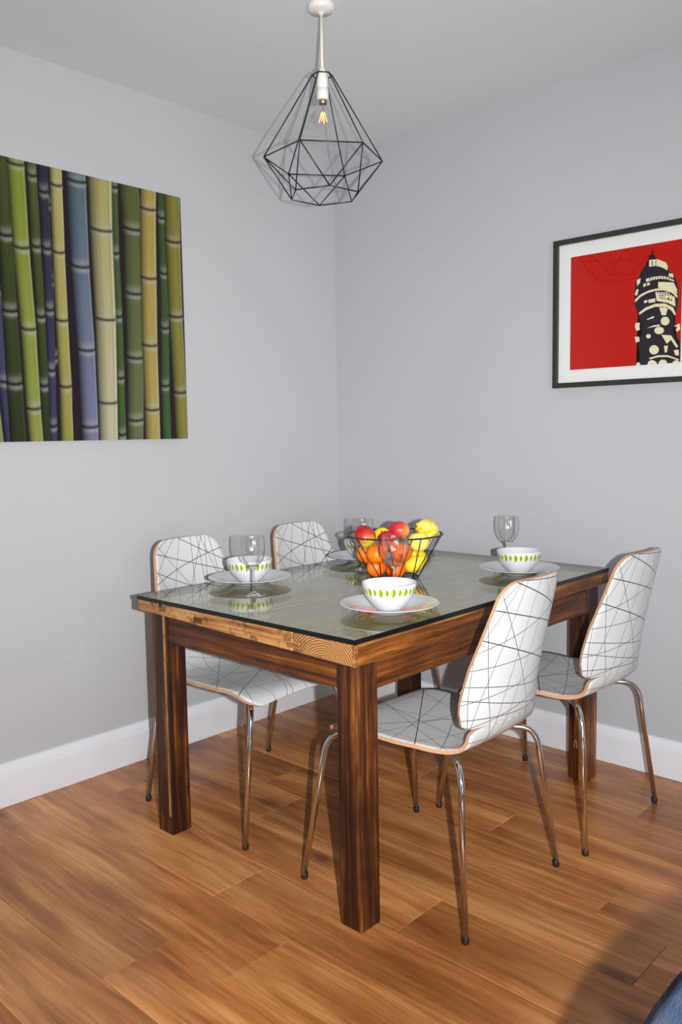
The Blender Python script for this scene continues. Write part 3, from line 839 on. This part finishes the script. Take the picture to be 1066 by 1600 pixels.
# ------------------------------------------------------------------ place settings
def mat_bowl():
    t = NT('leaf_band_china')
    uv = t.n('ShaderNodeSeparateXYZ'); t.l(t.n('ShaderNodeUVMap').outputs[0], uv.inputs[0])
    N = 13
    def leaf(offset, rx, rz, zc):
        u = t.math('SUBTRACT', t.math('FRACT', t.math('ADD', t.math('MULTIPLY', uv.outputs[0], N), offset)), .5)
        z = t.math('DIVIDE', t.math('SUBTRACT', uv.outputs[1], zc), rz)
        # pointed leaf: |u| < rx * (1 - z^2)
        lim = t.math('MULTIPLY', t.math('SUBTRACT', 1.0, t.math('MULTIPLY', z, z)), rx)
        return t.math('GREATER_THAN', lim, t.math('ABSOLUTE', u)), t.math('GREATER_THAN', u, 0.0), t.math('LESS_THAN', t.math('ABSOLUTE', u), .025)
    base = (.60, .60, .61, 1)
    for (o, rx, rz, zc) in ((0, .21, .0125, .0565), (.5, .16, .0095, .0570)):
        ins, half, vein = leaf(o, rx, rz, zc)
        c = t.mix(half, srgb(190, 206, 60), srgb(126, 148, 24))
        c = t.mix(vein, c, srgb(70, 88, 10))
        base = t.mix(ins, base, c)
    return t.set(base, .12, 0, .5)
M_bowl = mat_bowl()
def bowl_mesh():
    bm = bmesh.new()
    prof = [(0, .0035), (.030, .0030), (.031, 0), (.034, .0002), (.040, .006), (.052, .018), (.063, .033), (.071, .048), (.0752, .062), (.0765, .0755), (.0757, .0768), (.0745, .0760), (.0728, .062), (.0685, .048), (.060, .033), (.048, .019), (.034, .0095), (.018, .0072), (0, .0068)]
    lathe(bm, prof, 52, uv=True)
    bmesh.ops.recalc_face_normals(bm, faces=bm.faces)
    for f in bm.faces:
        r = sum(math.hypot(v.co.x, v.co.y) for v in f.verts) / len(f.verts)
        n = f.normal; c = f.calc_center_median()
        f.material_index = 0 if (n.x * c.x + n.y * c.y) > 0 else 1
        f.smooth = True
    me = bpy.data.meshes.new('leaf_bowl'); bm.to_mesh(me); bm.free()
    me.materials.append(M_bowl); me.materials.append(M_china)
    return me
def plate_mesh():
    bm = bmesh.new()
    prof = [(0, .0022), (.052, .0022), (.055, 0), (.059, .0002), (.064, .004), (.078, .010), (.090, .0150), (.112, .0200), (.136, .0245), (.1385, .0258), (.1380, .0268), (.1350, .0264), (.112, .0225), (.092, .0180), (.080, .0130), (.066, .0075), (.058, .0062), (0, .0060)]
    lathe(bm, prof, 64)
    bmesh.ops.recalc_face_normals(bm, faces=bm.faces)
    for f in bm.faces: f.smooth = True
    me = bpy.data.meshes.new('dinner_plate'); bm.to_mesh(me); bm.free(); me.materials.append(M_china)
    return me
def glass_meshes():
    bowl = [(.0168, .0930), (.026, .1030), (.0335, .1180), (.0378, .1360), (.0390, .1520), (.0382, .1680), (.0366, .1845), (.0360, .1855), (.0354, .1845), (.0369, .1680), (.0377, .1520), (.0365, .1360), (.0322, .1190), (.0245, .1050), (.0160, .0975), (.0150, .0955)]
    stem = [(0, 0), (.030, 0), (.0335, .0012), (.0330, .0024), (.020, .0050), (.009, .0085), (.0052, .0140), (.0040, .0300), (.0040, .0680), (.0044, .0760), (.0060, .0810), (.0095, .0865), (.0165, .0926), (.0120, .0938), (.006, .0928), (0, .0922)]
    out = []
    for nm_, prof, m in (('bowl', bowl, M_wine), ('stem', stem, M_stem_glass)):
        bm = bmesh.new(); lathe(bm, prof, 40)
        bmesh.ops.recalc_face_normals(bm, faces=bm.faces)
        for f in bm.faces: f.smooth = True
        me = bpy.data.meshes.new(nm_); bm.to_mesh(me); bm.free(); me.materials.append(m); out.append(me)
    return out
PLM, BWM, GLM = plate_mesh(), bowl_mesh(), glass_meshes()
SETS = [
    ((1.147, .660), (1.282, .835), .0, 'at the near left place under the bamboo picture'),
    ((1.196, 1.308), (1.017, 1.182), .6, 'at the place nearest the camera'),
    ((.440, 1.265), (.333, 1.157), 1.1, 'at the far right place by the red print'),
    ((.545, .640), (.696, .771), 1.9, 'nearest the room corner, behind the fruit basket'),
]
for (p, g, a, where) in SETS:
    o = link('dinner_plate', PLM, None, None, (p[0], p[1], ZT + .0002)); tag(o, 'white china plate ' + where, 'plate', 'dinner plates on the table')
    o = link('leaf_bowl', BWM, None, None, (p[0], p[1], ZT + .0066)); o.rotation_euler.z = a
    tag(o, 'white bowl with green leaf band ' + where, 'bowl', 'leaf bowls on the plates')
    o = empty('wine_glass', (g[0], g[1], ZT + .0002)); link('bowl', GLM[0], None, o); link('stem', GLM[1], None, o); tag(o, 'empty stemmed wine glass ' + where, 'wine glass', 'wine glasses on the table')

# ------------------------------------------------------------------ fruit basket
BC = Vector((.760, .970, ZT))
basket = tag(empty('fruit_basket', BC), 'flared grey wire fruit basket in the middle of the table', 'basket')
RB, RT, HB = .082, .165, .150
def ring(r, z, n=48): return [(r*math.cos(2*math.pi*k/n), r*math.sin(2*math.pi*k/n), z) for k in range(n)]
bm = bmesh.new(); tube(bm, ring(RT, HB), .0028, 8, closed=True); finish(bm, 'rim', M_basket, basket, smooth=True)
bm = bmesh.new(); tube(bm, ring(RB, .0032), .0028, 8, closed=True); finish(bm, 'base_ring', M_basket, basket, smooth=True)
bm = bmesh.new(); tube(bm, ring(RB*.45, .0032, 32), .0022, 8, closed=True)
for k in range(4):
    a = k * math.pi / 4; tube(bm, [(RB*math.cos(a), RB*math.sin(a), .0032), (-RB*math.cos(a), -RB*math.sin(a), .0032)], .002, 6)
finish(bm, 'base_grid', M_basket, basket, smooth=True)
NW = 9
for k in range(NW):
    a0 = 2*math.pi*(k + .15)/NW
    for sgn in (-1, 1):
        a1 = a0 + sgn * .36 * 2*math.pi/NW
        bm = bmesh.new()
        tube(bm, [(RB*math.cos(a0), RB*math.sin(a0), .0032), (RT*math.cos(a1), RT*math.sin(a1), HB)], .0017, 6)
        finish(bm, 'wire', M_basket, basket, smooth=True)

def mat_fruit(name, c0, c1, c2, lo=.40, hi=.62, axis_mix=None, rough=.32, pit=0.0, scale=14):
    t = NT(name)
    v, rnd = t.rnd_vec(t.coords(), 9)
    f = t.noise(v, scale, 3)
    if axis_mix is not None:
        sep = t.n('ShaderNodeSeparateXYZ'); t.l(t.coords(), sep.inputs[0])
        f = t.math('ADD', t.math('MULTIPLY', f, .6), t.math('MULTIPLY', sep.outputs[axis_mix], 7.0))
    c = t.ramp(f, [(lo, c0), ((lo+hi)/2, c1), (hi, c2)])
    t.set(c, rough, 0, .45)
    if pit: t.bump(t.noise(v, 420, 2), pit, .002)
    return t.m
M_orange = mat_fruit('orange_peel', srgb(236, 96, 8), srgb(244, 116, 10), srgb(248, 134, 20), pit=.35, rough=.36)
M_lemon = mat_fruit('lemon_peel', srgb(238, 190, 20), srgb(246, 204, 30), srgb(250, 216, 60), pit=.25, rough=.38)
M_mango = mat_fruit('mango_skin', srgb(186, 186, 60), srgb(200, 62, 40), srgb(160, 22, 32), .06, .36, axis_mix=2)
M_mango2 = mat_fruit('mango_skin_blush', srgb(232, 150, 80), srgb(206, 62, 50), srgb(176, 30, 44), .06, .44, axis_mix=2)
M_apple = mat_fruit('yellow_apple_skin', srgb(222, 214, 96), srgb(236, 222, 110), srgb(244, 226, 120), scale=22)
M_gourd = mat_fruit('gourd_skin', srgb(232, 186, 40), srgb(250, 216, 84), srgb(252, 226, 110), scale=40, rough=.45)
M_stem = plain('stem', srgb(70, 60, 26), .7)
M_gstem = plain('green_stem', srgb(84, 96, 36), .7)
def blob(fn, nu=22, nv=14):
    bm = bmesh.new()
    rows = []
    for j in range(nv + 1):
        th = math.pi * j / nv
        if j in (0, nv): rows.append([bm.verts.new(fn(th, 0))])
        else: rows.append([bm.verts.new(fn(th, 2*math.pi*k/nu)) for k in range(nu)])
    for j in range(nv):
        A, B = rows[j], rows[j+1]
        for k in range(nu):
            k2 = (k+1) % nu
            if len(A) == 1: bm.faces.new((A[0], B[k], B[k2]))
            elif len(B) == 1: bm.faces.new((A[k], B[0], A[k2]))
            else: bm.faces.new((A[k], B[k], B[k2], A[k2]))
    return bm
def sph(th, ph): return Vector((math.sin(th)*math.cos(ph), math.sin(th)*math.sin(ph), math.cos(th)))
def f_orange(r):
    def fn(th, ph):
        p = sph(th, ph); k = 1 - .10*math.exp(-(th/.16)**2) - .05*math.exp(-((math.pi-th)/.2)**2)
        return Vector((p.x*r, p.y*r, p.z*r*.95*k))
    return fn
def f_lemon(r):
    def fn(th, ph):
        p = sph(th, ph); e = 1 + .16*math.exp(-(th/.28)**2) + .22*math.exp(-((math.pi-th)/.24)**2)
        return Vector((p.x*r*.92, p.y*r*.92, p.z*r*1.18*e))
    return fn
def f_mango(r):
    def fn(th, ph):
        p = sph(th, ph)
        return Vector((p.x*r*1.02 + .10*r*p.z*p.z, p.y*r*.92, p.z*r*1.10*(1 - .06*math.exp(-(th/.2)**2))))
    return fn
def f_apple(r):
    def fn(th, ph):
        p = sph(th, ph); k = 1 - .32*math.exp(-(th/.30)**2) - .16*math.exp(-((math.pi-th)/.30)**2)
        w = 1 + .05*math.cos(th) + .012*math.cos(5*ph)*max(0, -math.cos(th))
        return Vector((p.x*r*w, p.y*r*w, p.z*r*.96*k))
    return fn
def f_gourd(r):
    rg = random.Random(3)
    bumps = [(math.acos(1 - 2*(i+.5)/46), (i*2.399963) % (2*math.pi), .05 + .07*rg.random()) for i in range(46)]
    bv = [(sph(a, b), c) for a, b, c in bumps]
    def fn(th, ph):
        p = sph(th, ph)
        k = 1 + .03*math.cos(8*ph)
        for q, c in bv: k += c*math.exp(-((p - q).length/.16)**2)
        return Vector((p.x*r*k, p.y*r*k*.95, p.z*r*1.12*k))
    return fn
def rtu(r, t, u): return Vector((-.681 * r + .772 * t, .732 * r + .636 * t, u))     # right, towards the near corner, up
FRUITS = [
    ('mango', (-.098, .030, .147), .0365, (.35, .45, -.80), 'red and green mango on the left of the fruit basket'),
    ('mango', (.017, -.020, .161), .034, (.80, .20, -.10), 'red blushed mango at the top middle of the fruit basket'),
    ('mango', (-.022, .030, .130), .034, (.5, .1, -.8), 'red mango seen behind the wine glass in the fruit basket'),
    ('lemon', (-.046, -.036, .146), .024, (.9, .1, .4), 'yellow lemon between the two top mangoes'),
    ('apple', (.082, .055, .129), .036, (.1, .1, -1), 'pale yellow apple at the right front of the fruit basket'),
    ('gourd', (.113, -.030, .159), .036, (.8, -.3, -.3), 'bumpy yellow gourd on the right rim of the fruit basket'),
    ('orange', (-.098, .000, .083), .033, (.3, -.5, .6), 'orange below the red and green mango at the left side'),
    ('orange', (-.059, .085, .0945), .035, (.3, -.3, -.8), 'large orange left of the wine glass, in front in the basket'),
    ('orange', (-.062, .040, .042), .033, (.6, 1.0, .4), 'orange low on the left of the fruit basket'),
    ('orange', (.004, .058, .038), .033, (-.4, .2, 1), 'orange at the bottom middle of the fruit basket, left of the lemons'),
    ('orange', (.024, .088, .098), .034, (.2, -.9, .3), 'orange behind the bowl of the wine glass'),
    ('lemon', (.067, .043, .052), .030, (.7, .3, .5), 'yellow lemon at the bottom right of the fruit basket'),
    ('lemon', (.083, -.010, .066), .030, (.6, -.6, -.5), 'yellow lemon right side of the basket under the apple'),
]
FB = {'orange': f_orange, 'lemon': f_lemon, 'mango': f_mango, 'apple': f_apple, 'gourd': f_gourd}
nm = 0
for kind, off, r, rot, lab in FRUITS:
    nu, nv = (48, 32) if kind == 'gourd' else (26, 18)
    root = tag(empty(kind, BC + rtu(*off)), lab, kind, 'fruit in the wire basket')
    root.rotation_euler = (-rtu(*rot)).to_track_quat('Z', 'Y').to_euler()     # the blossom end points along rot
    m = {'orange': M_orange, 'lemon': M_lemon, 'apple': M_apple, 'gourd': M_gourd}.get(kind)
    if kind == 'mango':
        m = M_mango if nm == 0 else M_mango2; nm += 1
    finish(blob(FB[kind](r), nu, nv), 'body', m, root, smooth=True)
    bm = bmesh.new()
    zt_ = {'orange': .86, 'lemon': 1.34, 'mango': 1.03, 'apple': .62, 'gourd': 1.12}[kind] * r
    ln = {'orange': .0025, 'lemon': .003, 'mango': .006, 'apple': .018, 'gourd': .020}[kind]
    rd = {'orange': .0022, 'lemon': .0022, 'mango': .0016, 'apple': .0012, 'gourd': .0035}[kind]
    tube(bm, [(0, 0, zt_ - .002), (.001, 0, zt_ + ln*.5), (.003, 0, zt_ + ln)], [rd*1.3, rd, rd*1.2], 8)
    finish(bm, 'stem', M_gstem if kind in ('gourd', 'orange') else M_stem, root, smooth=True)

# ------------------------------------------------------------------ pendant lamp
def pendant():
    root = tag(empty('pendant_lamp', (1.040, .935, HC)), 'black geometric wire cage pendant lamp with bare bulb hanging from the ceiling', 'lamp')
    bm = bmesh.new(); lathe(bm, [(0, 0), (.0405, 0), (.0410, -.004), (.0395, -.014), (.036, -.019), (.012, -.0215), (.0085, -.0235), (.006, -.030), (0, -.030)], 40)
    finish(bm, 'ceiling_rose', M_plastic, root, smooth=True)
    bm = bmesh.new(); tube(bm, [(0, 0, -.029), (.0005, 0, -.12), (.001, .0005, -.16), (0, 0, -.190)], .0048, 10)
    finish(bm, 'flex', M_flex, root, smooth=True)
    zt = -.192
    bm = bmesh.new(); lathe(bm, [(.005, zt + .012), (.009, zt + .006), (.0125, zt - .002), (.0165, zt - .010), (.0172, zt - .022), (.0172, zt - .046), (.0160, zt - .048), (.0160, zt - .052), (.0185, zt - .054), (.0185, zt - .072), (.0170, zt - .084), (.0, zt - .084)], 32)
    hd = finish(bm, 'lamp_holder', M_plastic, root, smooth=True)
    zb = zt - .084
    bm = bmesh.new(); lathe(bm, [(.0125, zb + .004), (.0130, zb - .004), (.0130, zb - .011), (.0120, zb - .012)], 24)
    bulb = empty('bulb'); bulb.parent = root
    finish(bm, 'bulb_cap', M_brass, bulb, smooth=True)
    bm = bmesh.new(); lathe(bm, [(.0118, zb - 0.0084), (.0140, zb - 0.0168), (.0195, zb - 0.0277), (.0265, zb - 0.0395), (.0298, zb - 0.0521), (.0285, zb - 0.0647), (.0215, zb - 0.0756), (.011, zb - 0.0811), (0, zb - 0.0823)], 36)
    finish(bm, 'bulb_glass', M_bulb, bulb, smooth=True)
    bm = bmesh.new()
    for k in range(4):
        a = k*math.pi/2 + .5
        tube(bm, [(.0045*math.cos(a), .0045*math.sin(a), zb - 0.0361), (.0125*math.cos(a), .0125*math.sin(a), zb - 0.0655)], .0016, 6)
    finish(bm, 'filament', M_fil, bulb)
    bm = bmesh.new(); lathe(bm, [(.0075, zb - 0.0084), (.005, zb - 0.0168), (.0022, zb - 0.0218), (.0018, zb - 0.0361), (0, zb - 0.0370)], 14)
    finish(bm, 'bulb_stem', M_bulb, bulb, smooth=True)
    # cage: small top ring, wide hexagon, lower hexagon turned by 30 degrees
    PH = CAGE_PH
    z0, z1, z2 = CAGE_Z
    R0, R1, R2 = CAGE_R
    T = [Vector((R0*math.cos(PH + k*math.pi/3), R0*math.sin(PH + k*math.pi/3), z0)) for k in range(6)]
    U = [Vector((R1*math.cos(PH + k*math.pi/3), R1*math.sin(PH + k*math.pi/3), z1)) for k in range(6)]
    Lw = [Vector((R2*math.cos(PH + (k+.5)*math.pi/3), R2*math.sin(PH + (k+.5)*math.pi/3), z2)) for k in range(6)]
    segs = []
    for k in range(6):
        j = (k + 1) % 6
        segs += [(T[k], U[k]), (U[k], U[j]), (Lw[k], U[k]), (Lw[k], U[j]), (Lw[k], Lw[j]), (T[k], T[j])]
    for a, b in segs:
        bm = bmesh.new(); tube(bm, [a, b], .0020, 8); finish(bm, 'cage_wire', M_black_wire, root, smooth=True)
CAGE_PH = -0.6590
CAGE_Z = (-.204, -0.4506, -0.5602)
CAGE_R = (.031, 0.1846, 0.1100)
CAGE_AT = (1.0393, 0.9357)
CAGE_TILT = (-0.0080, -0.0097)
pendant()

# ------------------------------------------------------------------ blue armchair beside the camera
def rounded_slab(w, h, dth, r, seg=6, edge=.03):
    """slab with big rounded corners in its own plane (x, z) and softened edges"""
    pts = []
    for (cx, cz, a0) in ((w/2 - r, h - r, 0), (-w/2 + r, h - r, math.pi/2), (-w/2 + r, r, math.pi), (w/2 - r, r, 1.5*math.pi)):
        for k in range(seg + 1):
            a = a0 + k*math.pi/2/seg
            pts.append((cx + r*math.cos(a), cz + r*math.sin(a)))
    bm = bmesh.new()
    rings = []
    for (inset, y) in ((edge, -dth/2), (edge*.3, -dth/2 + edge*.3), (0, -dth/2 + edge), (0, dth/2 - edge), (edge*.3, dth/2 - edge*.3), (edge, dth/2)):
        ring_ = []
        for (x, z) in pts:
            cx, cz = max(-w/2 + r, min(w/2 - r, x)), max(r, min(h - r, z))
            v = Vector((x - cx, z - cz)); l = v.length
            v = v * ((l - inset) / l) if l > 0 else v
            ring_.append(bm.verts.new((cx + v.x, y, cz + v.y)))
        rings.append(ring_)
    n = len(pts)
    for a, b in zip(rings[:-1], rings[1:]):
        for k in range(n): bm.faces.new((a[k], a[(k+1) % n], b[(k+1) % n], b[k]))
    bm.faces.new(rings[0]); bm.faces.new(rings[-1][::-1])
    return bm
def armchair():
    w = .78
    loc = ARM_LOC
    root = empty('armchair', (loc[0], loc[1], 0), ARM_ROT)
    b = rounded_slab(w, .67, .17, .30, 14, .05)
    for v in b.verts: v.co.z += .228
    finish(b, 'backrest', M_denim, root, smooth=True)
    b = rounded_slab(w - .3, .18, .52, .06, 5, .04)
    for v in b.verts: v.co.y -= .34; v.co.z += .27
    finish(b, 'seat_cushion', M_denim, root, smooth=True)
    for s in (-1, 1):
        b = rounded_slab(.14, .34, .55, .06, 5, .04)
        for v in b.verts: v.co.y -= .35; v.co.x += s*(w/2 - .075); v.co.z += .22
        finish(b, 'arm', M_denim, root, smooth=True)
    b = bmesh.new(); box(b, -w/2 + .08, w/2 - .08, -.60, .05, .14, .275, .01); finish(b, 'base', M_denim, root)
    for sx in (-1, 1):
        for y in (-.55, 0):
            b = bmesh.new(); tube(b, [(sx*(w/2 - .14), y, 0), (sx*(w/2 - .14), y, .145)], [.014, .02], 12); finish(b, 'leg', M_wood_z, root, smooth=True)
    return root
ARM_LOC = (2.090, 2.792)
ARM_ROT = YAW - math.pi/2
tag(armchair(), 'blue fabric armchair corner at the bottom right edge beside the camera', 'armchair')
